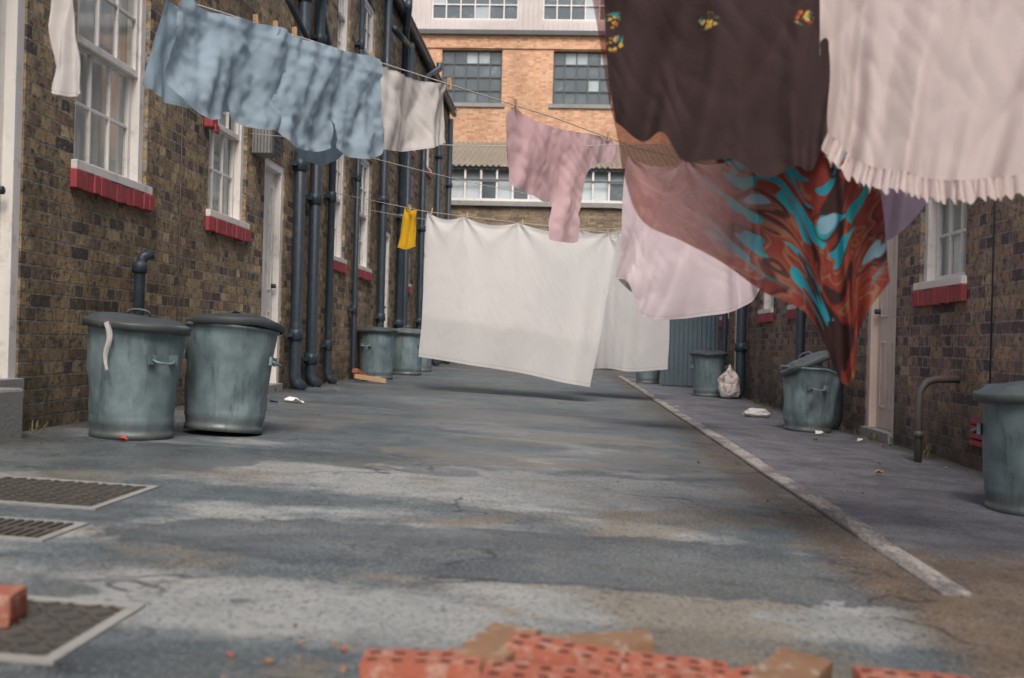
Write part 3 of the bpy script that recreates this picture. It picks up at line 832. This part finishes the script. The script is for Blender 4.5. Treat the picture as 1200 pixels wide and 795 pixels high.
# line 2: bed sheets
e2 = empty('clothesline'); m = MB()
m.tube([(-2.9,13.0,2.32),(-1.68,12.4,2.04),(-.7,12.27,1.93),(.54,12.0,1.79),(2.55,11.4,2.3)], .004, M_cord, 6); m.build('cord', e2)
tp = [(-1.68,12.4,2.04),(-1.0,12.31,1.96),(-.2,12.18,1.87),(.54,12.0,1.79)]
pegs_at(e2, [Vector(q) for q in ((-1.62,12.39,2.04),(-1.2,12.34,1.99),(-.55,12.24,1.91),(.42,12.03,1.8),(-1.9,12.5,2.09))])
es = empty('bed_sheet')
sb = [(-1.70,12.33,.345),(-1.1,12.2,.27),(-.5,12.1,.19),(0,11.97,.10),(.27,11.87,.065)]
cloth('long_side', tp, sb, M_sheet, 160, 100, .065, 3.0, 11, (0,.22,.5,.95), .06, .0018, parent=es, topfold=.35, tens=.018)
# short side: same drape as the long side, lying a couple of centimetres behind it, ending at about 70 % of the drop
cloth('short_side', [(x,y+.022,z) for x,y,z in tp], [(x,y+.03,z) for x,y,z in sb], M_sheet, 160, 75, .065, 3.0, 11, (0,.22,.5,.95), .06, .0018, parent=es, topfold=.35, tens=.018, tmax=.72)
line('clothesline', (-2.9,14.2,2.3), (2.55,12.6,2.15), .25)
cloth('bed_sheet', [(.1,13.35,1.98),(.6,13.2,1.96),(1.2,13.05,1.98)], [(.2,13.3,.22),(.5,13.2,.25),(.8,13.1,.22),(1.24,13.0,.26)], M_sheet, 90, 80, .07, 3, 16, (0,.5,1), .05, .002)
cloth('yellow_duster', [(-1.97,12.52,2.1),(-1.8,12.44,2.07)], [(-2.05,12.5,1.63),(-1.93,12.5,1.60),(-1.83,12.5,1.64)], M_yellow, 24, 30, .03, 3, 4, (0,1), .02, .003)

e3 = line('clothesline', (-2.9,9.4,2.35), (2.55,7.49,2.12), .13)
def l3(X, z, o=0): return (X, 8.38-.35*X+o, z)
en = empty('pale_pink_nightdress')
cloth('front', [l3(.42,2.0),l3(.85,1.95),l3(1.3,2.0)], [l3(.34,1.06,-.05),l3(.45,1.02,-.1),l3(.52,.80,-.12),l3(.66,.74,-.1),l3(.95,.77,-.1),l3(1.2,.82,-.05),l3(1.36,.93,0),l3(1.43,1.05,0)], M_pale, 130, 100, .10, 5, 21, (0,.5,1), .06, .004, parent=en, slant=1.4)
cloth('back', [l3(.42,2.0,.02),l3(.85,1.95,.02),l3(1.3,2.0,.02)], [l3(.38,1.05,.1),l3(.5,.95,.12),l3(.8,.9,.13),l3(1.1,.92,.13),l3(1.38,1.0,.1)], M_pale, 80, 60, .05, 5, 24, (0,.5,1), .06, .003, parent=en)
line('clothesline', (-2.9,8.0,2.3), (2.55,13.5,2.2), .25)

# line 4: near washing
def l4(X, z, o=0): return (X, 3.614-.2018*X+o, z)
e4 = empty('clothesline'); m = MB(); m.tube([l4(-2.9,2.1), l4(-1,2.03), l4(.5,1.99), l4(1.8,2.0), l4(2.55,2.08)], .004, M_cord, 6); m.build('cord', e4)
pegs_at(e4, [Vector(l4(x, 2.01)) for x in (-2.0,.05,.4,.76,.85,1.2,1.6)])
def shawl_mat():
    m = NT('black_flowered_cloth'); o = m.obj()
    x, y, z = m.sep(o); xz = m.comb(x, z, 0.0)
    v = m.vadd(xz, m.vscale(m.noise(o, 30, 1, col=True), .022))
    c = m.mix(m.noise(o, 6, 3), (.035,.022,.025), (.08,.052,.052))
    cen = [(.12,1.62),(.13,1.54),(.43,1.60),(.72,1.60),(.25,1.80),(.58,1.83),(.09,1.40)]
    f = None
    for (a, b_) in cen:
        d = m.maprange(m.vdist(v, (a+.011,b_+.011,0)), .024, .034, 1, 0)
        f = d if f is None else m.math('MAXIMUM', f, d)
    pet = m.maprange(m.voro(v, 60), .40, .60, 1, 0)
    f = m.math('MULTIPLY', f, pet)
    fc = m.ramp(m.noise(xz, 26, 1), [(.40,(.06,.34,.36)),(.47,(.62,.42,.05)),(.58,(.75,.50,.12)),(.62,(.5,.12,.03))])
    c = m.mix(f, c, fc)
    p = m.principled(c, .85, 0, m.bump(m.noise(o, 60, 2), .3, .006), .2)
    t = m.n.new('ShaderNodeBsdfTranslucent'); m.l.new(c, t.inputs[0])
    q = m.n.new('ShaderNodeMixShader'); q.inputs[0].default_value = .3; m.l.new(p, q.inputs[1]); m.l.new(t.outputs[0], q.inputs[2])
    return m.done(q.outputs[0])
def scarf_mat():
    m = NT('red_patterned_chiffon'); u = m.uv(); ux, uy, _ = m.sep(u)
    g = m.mapping(u, (.95,1.45,1))
    v = m.vadd(g, m.vscale(m.noise(g, 5, 1, col=True), .14))
    a = m.noise(v, 6.5, 1.5, .5, 1.0)
    c = m.ramp(a, [(.0,(.035,.02,.025)),(.34,(.05,.022,.02)),(.365,(.24,.042,.032)),(.45,(.29,.055,.04)),(.475,(.33,.19,.11)),(.49,(.27,.045,.035)),(.56,(.31,.07,.05)),(.60,(.36,.17,.11)),(.625,(.09,.03,.03)),(.67,(.29,.05,.038))])
    b_ = m.noise(m.mapping(v, (1.0,1.7,1), (2,1,0), (0,0,.6)), 7.5, 1, .4, .7)
    inner = m.math('MULTIPLY', m.maprange(ux, .27, .40), m.maprange(uy, .03, .08))
    tq = m.math('MULTIPLY', m.maprange(b_, .585, .605), inner)
    c = m.mix(tq, c, m.mix(m.maprange(a, .4, .6), (.02,.30,.40), (.03,.43,.47)))
    n3 = m.voro(m.mapping(v, (1,1.3,1), (5,0,0)), 5.5)
    c = m.mix(m.math('MULTIPLY', m.maprange(n3, .21, .18), inner), c, (.25,.47,.57))
    ring = m.maprange(m.math('ABSOLUTE', m.math('ADD', n3, -.30)), .02, .035, 1, 0)
    c = m.mix(m.math('MULTIPLY', ring, m.math('MULTIPLY', inner, .8)), c, (.05,.025,.03))
    al = m.maprange(ux, .12, .55, .62, .95)
    p = m.principled(c, .7, 0, None, .25)
    t = m.n.new('ShaderNodeBsdfTranslucent'); m.l.new(c, t.inputs[0])
    x = m.n.new('ShaderNodeMixShader'); x.inputs[0].default_value = .4; m.l.new(p, x.inputs[1]); m.l.new(t.outputs[0], x.inputs[2])
    tr = m.n.new('ShaderNodeBsdfTransparent'); tr.inputs[0].default_value = (1,.78,.74,1)
    y = m.n.new('ShaderNodeMixShader'); m.l.new(al, y.inputs[0]); m.l.new(tr.outputs[0], y.inputs[1]); m.l.new(x.outputs[0], y.inputs[2])
    return m.done(y.outputs[0])
cloth('black_flowered_shawl', [l4(.07,2.0,-.04),l4(.4,1.97,-.04),l4(.78,2.0,-.04)],
   [l4(.12,1.28,-.09),l4(.20,1.22,-.12),l4(.29,1.235,-.13),l4(.36,1.13,-.14),l4(.47,1.14,-.14),l4(.57,1.085,-.14),l4(.68,1.12,-.13),l4(.75,1.11,-.12),l4(.80,1.22,-.09)], shawl_mat(), 120, 90, .06, 4.5, 31, (0,.5,1), .05, .005, slant=1.4)
cloth('red_chiffon_headscarf', [l4(-.0,2.0,.05),l4(.45,1.98,.05),l4(.84,2.0,.05)],
   [l4(.175,1.14,.1),l4(.235,.97,.09),l4(.36,.905,.08),l4(.495,.84,.07),l4(.635,.735,.05),l4(.77,.655,.03),l4(.87,.455,.02),l4(.925,.47,.02),l4(.95,.64,.03),l4(1.03,.77,.05)], scarf_mat(), 150, 120, .065, 5, 33, (0,.5,1), .04, .0025, slant=1.8, topfold=.15)
ef = empty('frilled_skirt')
wb = [l4(.775,1.27,-.06),l4(.89,1.14,-.08),l4(1.04,1.09,-.09),l4(1.19,1.065,-.09),l4(1.4,1.10,-.09),l4(1.75,1.16,-.08)]
sk = cloth('skirt', [l4(.76,2.0,-.03),l4(1.2,1.98,-.03),l4(1.7,2.0,-.03)], wb, M_frill, 160, 90, .065, 7, 41, (0,.45,1), .05, .005, parent=ef, slant=.8)
row = [sk.data.vertices[90*161+i].co.copy() for i in range(161)]
fv = []; nb = 10; n5 = 640
for j in range(nb+1):
    t = j/nb
    for i in range(n5+1):
        f = i/n5*160; k = min(int(f),159); p = row[k].lerp(row[k+1], f-k)
        out = Vector((-.4+.5*min(1,f/90), 0, -1)).normalized()
        ph = f*1.35 + 3.5*noise.noise(Vector((f*.13, 0, 3))) + 2*noise.noise(Vector((f*.5, 0, 3)))
        am = .7+.7*noise.noise(Vector((f*.4,5,1)))
        w = .064*(1+.35*noise.noise(Vector((f*.25,1,1))))
        q = p + out*(t*w) + Vector((.010*t*math.cos(ph)*am, .018*(.2+t)*math.sin(ph)*am, .008*t*math.sin(ph*2+1)))
        fv.append(tuple(q))
m = MB(); m.add(fv, [(j*(n5+1)+i,(j+1)*(n5+1)+i,(j+1)*(n5+1)+i+1,j*(n5+1)+i+1) for j in range(nb) for i in range(n5)], M_frill, True); m.build('frill', ef)
cloth('lavender_cloth', [l4(.9,2.0,.16),l4(1.3,2.0,.16)], [l4(.92,1.0,.2),l4(.99,.92,.2),l4(1.08,.93,.2),l4(1.2,1.08,.2),l4(1.3,1.2,.2)], M_lav, 50, 50, .04, 5, 44, (0,1), .03, .003)
sX = -1.985
cloth('white_stocking', [l4(sX-.06,2.06),l4(sX,2.06),l4(sX+.05,2.06)], [l4(sX-.01,1.47,-.02),l4(sX+.03,1.445,-.02),l4(sX+.085,1.46,-.02)], M_towel, 30, 90, .045, 2.6, 52, (.5,), 0, .006, topfold=.8, slant=2.5)
m = MB(); vs = []
for j in range(25):
    for i in range(5):
        t = j/24
        vs.append((-.06+.035*(i/4)*(1-.5*t)+.012*math.sin(t*7), -.010*math.cos(i*1.6+t*5)-.004+.010*t, .01-.25*t+.01*math.sin(i)))
m.add(vs, [(j*5+i,(j+1)*5+i,(j+1)*5+i+1,j*5+i+1) for j in range(24) for i in range(4)], M_towel, True)
rg = m.build('white_rag'); rg.location = (-2.33,5.40,.58)

# ------------------------------------------------------------------ bricks
def brick_surface(name, c1, c2, spots):
    m = NT(name); o = m.obj(); oi = m.n.new('ShaderNodeObjectInfo').outputs['Random']
    v = m.vadd(o, m.comb(m.math('MULTIPLY', oi, 13.0), 0.0, 0.0))
    c = m.mix(m.noise(v, 9, 4, .7), c1, c2)
    c = m.mix(m.math('MULTIPLY', oi, .5), c, c2)
    c = m.mix(m.maprange(m.noise(v, 24, 4, .75), .50, .66, 0, .75), c, spots)
    return m.done(m.principled(c, .9, 0, m.bump(m.noise(v, 110, 3, .7), .7, .004), .2))
M_rb = brick_surface('red_engineering_brick', (.44,.15,.10), (.28,.09,.06), (.44,.32,.26))
M_bb = brick_surface('old_stock_brick', (.33,.20,.11), (.17,.10,.07), (.42,.37,.31))
M_hole = paint_mat('brick_hole', (.12,.04,.03), .95)
def brick(loc, rotz=0, kind='red', tilt=(0,0), holes=True, parent=None, name='brick'):
    L, W, H = .215, .1025, .065; mt = M_rb if kind == 'red' else M_bb
    b = MB(); top = H/2
    n = 20; nyy = 8; nz_ = 4
    def worn(q, e_):
        if e_ >= 2: q = q*(1-.035*abs(noise.noise(q*40+Vector((loc[0]*9,loc[1]*7,0))))*2-.006)
        return q + Vector((0,0,.0015*noise.noise(q*30)))
    def P(i,j,k): return worn(Vector((-L/2+L*i/n, -W/2+W*j/nyy, -top+H*k/nz_)), (i in (0,n))+(j in (0,nyy))+(k in (0,nz_)))
    idx = {}; vs = []; fs = []
    def vid(i,j,k):
        if (i,j,k) not in idx: idx[(i,j,k)] = len(vs); vs.append(P(i,j,k))
        return idx[(i,j,k)]
    for k in (0,nz_):
        if k == nz_ and holes: continue
        for i in range(n):
            for j in range(nyy): fs.append((vid(i,j,k),vid(i+1,j,k),vid(i+1,j+1,k),vid(i,j+1,k)))
    for j in (0,nyy):
        for i in range(n):
            for k in range(nz_): fs.append((vid(i,j,k),vid(i+1,j,k),vid(i+1,j,k+1),vid(i,j,k+1)))
    for i in (0,n):
        for j in range(nyy):
            for k in range(nz_): fs.append((vid(i,j,k),vid(i,j+1,k),vid(i,j+1,k+1),vid(i,j,k+1)))
    if holes:
        hf = []
        for a in range(5):
            for c in range(2):
                i0, j0 = a*4, c*4
                ring = [(i0+q,j0) for q in range(4)]+[(i0+4,j0+q) for q in range(4)]+[(i0+4-q,j0+4) for q in range(4)]+[(i0,j0+4-q) for q in range(4)]
                outer = [vid(i,j,nz_) for i,j in ring]
                cx = -L/2+(a+.5)*L/5; cy = -W/2+(c+.5)*W/2
                inn = []; low = []
                for (i,j) in ring:
                    an = math.atan2(-W/2+W*j/nyy-cy, -L/2+L*i/n-cx)
                    inn.append(len(vs)); vs.append(Vector((cx+.0115*math.cos(an), cy+.0115*math.sin(an), top-.001)))
                for (i,j) in ring:
                    an = math.atan2(-W/2+W*j/nyy-cy, -L/2+L*i/n-cx)
                    low.append(len(vs)); vs.append(Vector((cx+.011*math.cos(an), cy+.011*math.sin(an), top-.05)))
                for q in range(16):
                    r2 = (q+1) % 16
                    fs.append((outer[q],outer[r2],inn[r2],inn[q])); hf.append((inn[q],inn[r2],low[r2],low[q]))
                hf.append(tuple(low))
        b.add(vs, fs, mt); o0 = len(b.v)-len(vs); hi_ = b.m(M_hole)
        for f in hf: b.f.append([o0+q for q in f]); b.mi.append(hi_); b.sm.append(False)
    else: b.add(vs, fs, mt)
    o = b.build(name, parent)
    o.location = loc; o.rotation_euler = (R(tilt[0]), R(tilt[1]), R(rotz)); return o
pile = empty('brick_pile')
G = lambda x: gz(x)+.034
rows = [(-.245,1.90,3,'red',1,.008),(-.025,1.86,-4,'red',1,.010),(.165,1.875,-1,'red',1,.008),(.30,1.93,6,'red',1,.002),
        (-.115,2.02,74,'b',0,.016),(.01,1.985,-12,'red',1,.02),(.205,1.985,-5,'red',1,.008),(.08,2.14,4,'b',0,.0),
        (.425,1.99,62,'b',0,.014),(-.04,2.09,12,'b',0,-.004),(.655,1.99,-2,'red',1,.01),(.49,1.86,20,'b',0,-.015)]
for k, (x,y,r_,kd,hl,dz) in enumerate(rows):
    brick((x,y,G(x)+dz), r_, 'red' if kd=='red' else 'b', (random.uniform(-5,6),random.uniform(-5,5)), bool(hl), pile, 'brick_%d' % k)
brick((-1.225,2.14,G(-1.2)), 8, 'red', (0,0), False)
m = MB()
for k in range(140):
    x = random.gauss(.1,.35); y = random.gauss(2.06,.09); s = random.uniform(.002,.007)
    M = Matrix.Translation((x,y,gz(x)+s*.5)) @ Euler((random.random()*3,random.random()*3,random.random()*3)).to_matrix().to_4x4()
    m.box(-s,s,-s*.7,s*.7,-s*.6,s*.6,random.choice([M_bb,M_bb,M_bb,M_rb]),M)
m.build('rubble')
def lump(name, loc, s, col, seed, tie=False):
    bpy.ops.mesh.primitive_ico_sphere_add(subdivisions=5, radius=1)
    o = bpy.context.object; o.name = name; o.data.name = name
    for v in o.data.vertices:
        p = v.co.copy(); n = noise.noise(p*1.6+Vector((seed,0,0)))*.25+ (1-abs(noise.noise(p*4+Vector((0,seed,0))))*2)*.07 + noise.noise(p*9)*.03
        q = p*(1+n)
        if q.z < -.75: q.z = -.75
        if tie and p.z > .6: k = (p.z-.6)/.4; q.x *= 1-.75*k; q.y *= 1-.75*k; q.z += .35*k
        v.co = q
    o.scale = s; o.location = loc
    for p in o.data.polygons: p.use_smooth = True
    o.data.materials.append(col)
    return o
def plastic(name, col, col2, rough=.35):
    m = NT(name); o = m.obj()
    c = m.mix(m.maprange(m.noise(o, 2.2, 2), .52, .6), col, col2)
    return m.done(m.principled(c, rough, 0, m.bump(m.noise(o, 5, 3, .7, 1), .5, .08), .5))
M_bag = plastic('white_plastic', (.78,.77,.75), (.65,.35,.3)); M_gbag = plastic('grey_plastic', (.28,.30,.34), (.4,.42,.45))
M_paper = plastic('white_paper', (.8,.79,.77), (.7,.69,.66), .8)
lump('plastic_bag', (2.22,14.75,gz(2.2)+.2), (.15,.14,.2), M_bag, 3, True)
lump('plastic_bag', (.84,1.93,gz(.8)+.035), (.11,.09,.065), M_gbag, 8)
lump('crumpled_paper', (1.93,10.9,gz(1.9)+.055), (.13,.1,.05), M_paper, 12)
M_lit = [paint_mat('litter_white', (.8,.8,.78), .7), paint_mat('litter_red', (.55,.07,.03), .7), paint_mat('litter_blue', (.08,.15,.4), .7), paint_mat('leaf_brown', (.22,.12,.05), .8), paint_mat('leaf_ochre', (.35,.25,.08), .8), paint_mat('litter_wood', (.5,.33,.18), .8)]
def scrap(m, x, y, s, mat, flat=.35):
    z = gz(x) + (PV+.004 if x > 1.2 and y > KY0 else 0)
    a = random.random()*6.28; n = 6; vs = []
    for i in range(n):
        t = a+i*2*math.pi/n; r = s*random.uniform(.6,1.1)
        vs.append((x+r*math.cos(t), y+r*.6*math.sin(t), z+.004+abs(random.gauss(0, flat*s))))
    vs.append((x,y,z+.004+flat*s*.3))
    m.add(vs, [(i,(i+1)%n,n) for i in range(n)], mat, False)
m = MB()
for (x,y,s,k) in ((-2.33,9.0,.09,0),(-2.25,8.9,.07,0),(-2.42,8.75,.06,2),(-2.55,8.6,.06,1),(-2.6,9.2,.05,2),(-2.3,5.42,.04,1),(-2.72,6.3,.04,0),(2.25,10.0,.05,4),(1.9,8.2,.03,4),(2.1,8.9,.06,0),(2.3,8.4,.05,0),(1.75,6.05,.035,4),(2.35,8.0,.04,1),(1.2,12,.05,0),(-2.4,11,.04,0),(2.2,11.6,.06,0)):
    scrap(m, x, y, s, M_lit[k])
m.build('litter')
m = MB()
for k in range(260):
    if random.random() < .75: x = random.choice([random.gauss(-2.72,.08), random.gauss(1.0,.06), random.gauss(2.42,.08)]); y = random.uniform(2.5,18)
    else: x = random.uniform(-2.6,2.4); y = random.uniform(2.6,12)
    x = max(-2.85, min(2.5, x))
    scrap(m, x, y, random.uniform(.005,.014), random.choice(M_lit[3:5]), .3)
m.build('fallen_leaves')
# weeds and moss tufts at the foot of the walls
M_weed = [paint_mat('weed_green', (.07,.11,.03), .8, (.16,.15,.05), .6, 20), paint_mat('weed_dry', (.20,.18,.08), .8, (.12,.09,.04), .6, 20)]
m = MB()
for k in range(60):
    side = random.random() < .5
    x = random.uniform(-2.87,-2.80) if side else random.uniform(2.46,2.52); y = random.uniform(5.4,17)
    z = gz(x)+(0 if side else PV)
    for q in range(random.randint(6,14)):
        a = random.random()*6.28; h = random.uniform(.02,.07); w = .004; r = random.uniform(.01,.04)
        bx, by = x+random.gauss(0,.015), y+random.gauss(0,.03)
        tx, ty = bx+r*math.cos(a), by+r*math.sin(a)
        m.add([(bx-w*math.sin(a),by+w*math.cos(a),z),(bx+w*math.sin(a),by-w*math.cos(a),z),((bx+tx)/2+w*math.sin(a),(by+ty)/2-w*math.cos(a),z+h*.7),(tx,ty,z+h),((bx+tx)/2-w*math.sin(a),(by+ty)/2+w*math.cos(a),z+h*.7)], [(0,1,2,3,4)], random.choice(M_weed))
m.build('weeds')
m = MB(); M = Matrix.Translation((-2.45,13.2,.04)) @ Matrix.Rotation(.4,4,'Z') @ Matrix.Rotation(.15,4,'Y')
m.box(-.2,.2,-.05,.05,-.03,.03,M_lit[5],M); M = Matrix.Translation((-2.62,13.5,.07)) @ Matrix.Rotation(1.2,4,'Z') @ Matrix.Rotation(.4,4,'Y'); m.box(-.16,.16,-.04,.04,-.03,.03,M_rb,M)
m.build('wood_offcuts', bevel=.005)

# ------------------------------------------------------------------ light
w = bpy.data.worlds.new("World"); scene.world = w; w.use_nodes = True
nt = w.node_tree; nt.nodes.clear()
sky = nt.nodes.new('ShaderNodeTexSky'); sky.sky_type = 'NISHITA'; sky.sun_disc = False
sky.sun_elevation = R(52); sky.sun_rotation = R(172); sky.dust_density = 5; sky.air_density = 1.2; sky.ozone_density = 1.0
bg = nt.nodes.new('ShaderNodeBackground'); bg.inputs[1].default_value = .15
o_ = nt.nodes.new('ShaderNodeOutputWorld'); nt.links.new(sky.outputs[0], bg.inputs[0]); nt.links.new(bg.outputs[0], o_.inputs[0])
sd = bpy.data.lights.new('sun', 'SUN'); sd.energy = 2.7; sd.angle = R(28); sd.color = (1,.93,.88)
so = bpy.data.objects.new('sun', sd); scene.collection.objects.link(so); so.rotation_euler = (R(38), 0, R(8))

# ------------------------------------------------------------------ camera
cd = bpy.data.cameras.new('camera'); cam = bpy.data.objects.new('camera', cd); scene.collection.objects.link(cam)
cd.sensor_width = 36; cd.lens = 37.5; cd.clip_end = 600; cd.clip_start = .05
yaw, pitch, roll = R(2.98), R(.13), R(1.5)
cam.matrix_world = Matrix.Translation((0,0,.55)) @ Matrix.Rotation(yaw,4,'Z') @ Matrix.Rotation(math.pi/2+pitch,4,'X') @ Matrix.Rotation(roll,4,'Z')
cd.dof.use_dof = True; cd.dof.focus_distance = 8.0; cd.dof.aperture_fstop = 2.8
scene.camera = cam
scene.view_settings.view_transform = 'Standard'; scene.view_settings.look = 'None'; scene.view_settings.exposure = 0; scene.view_settings.gamma = 1
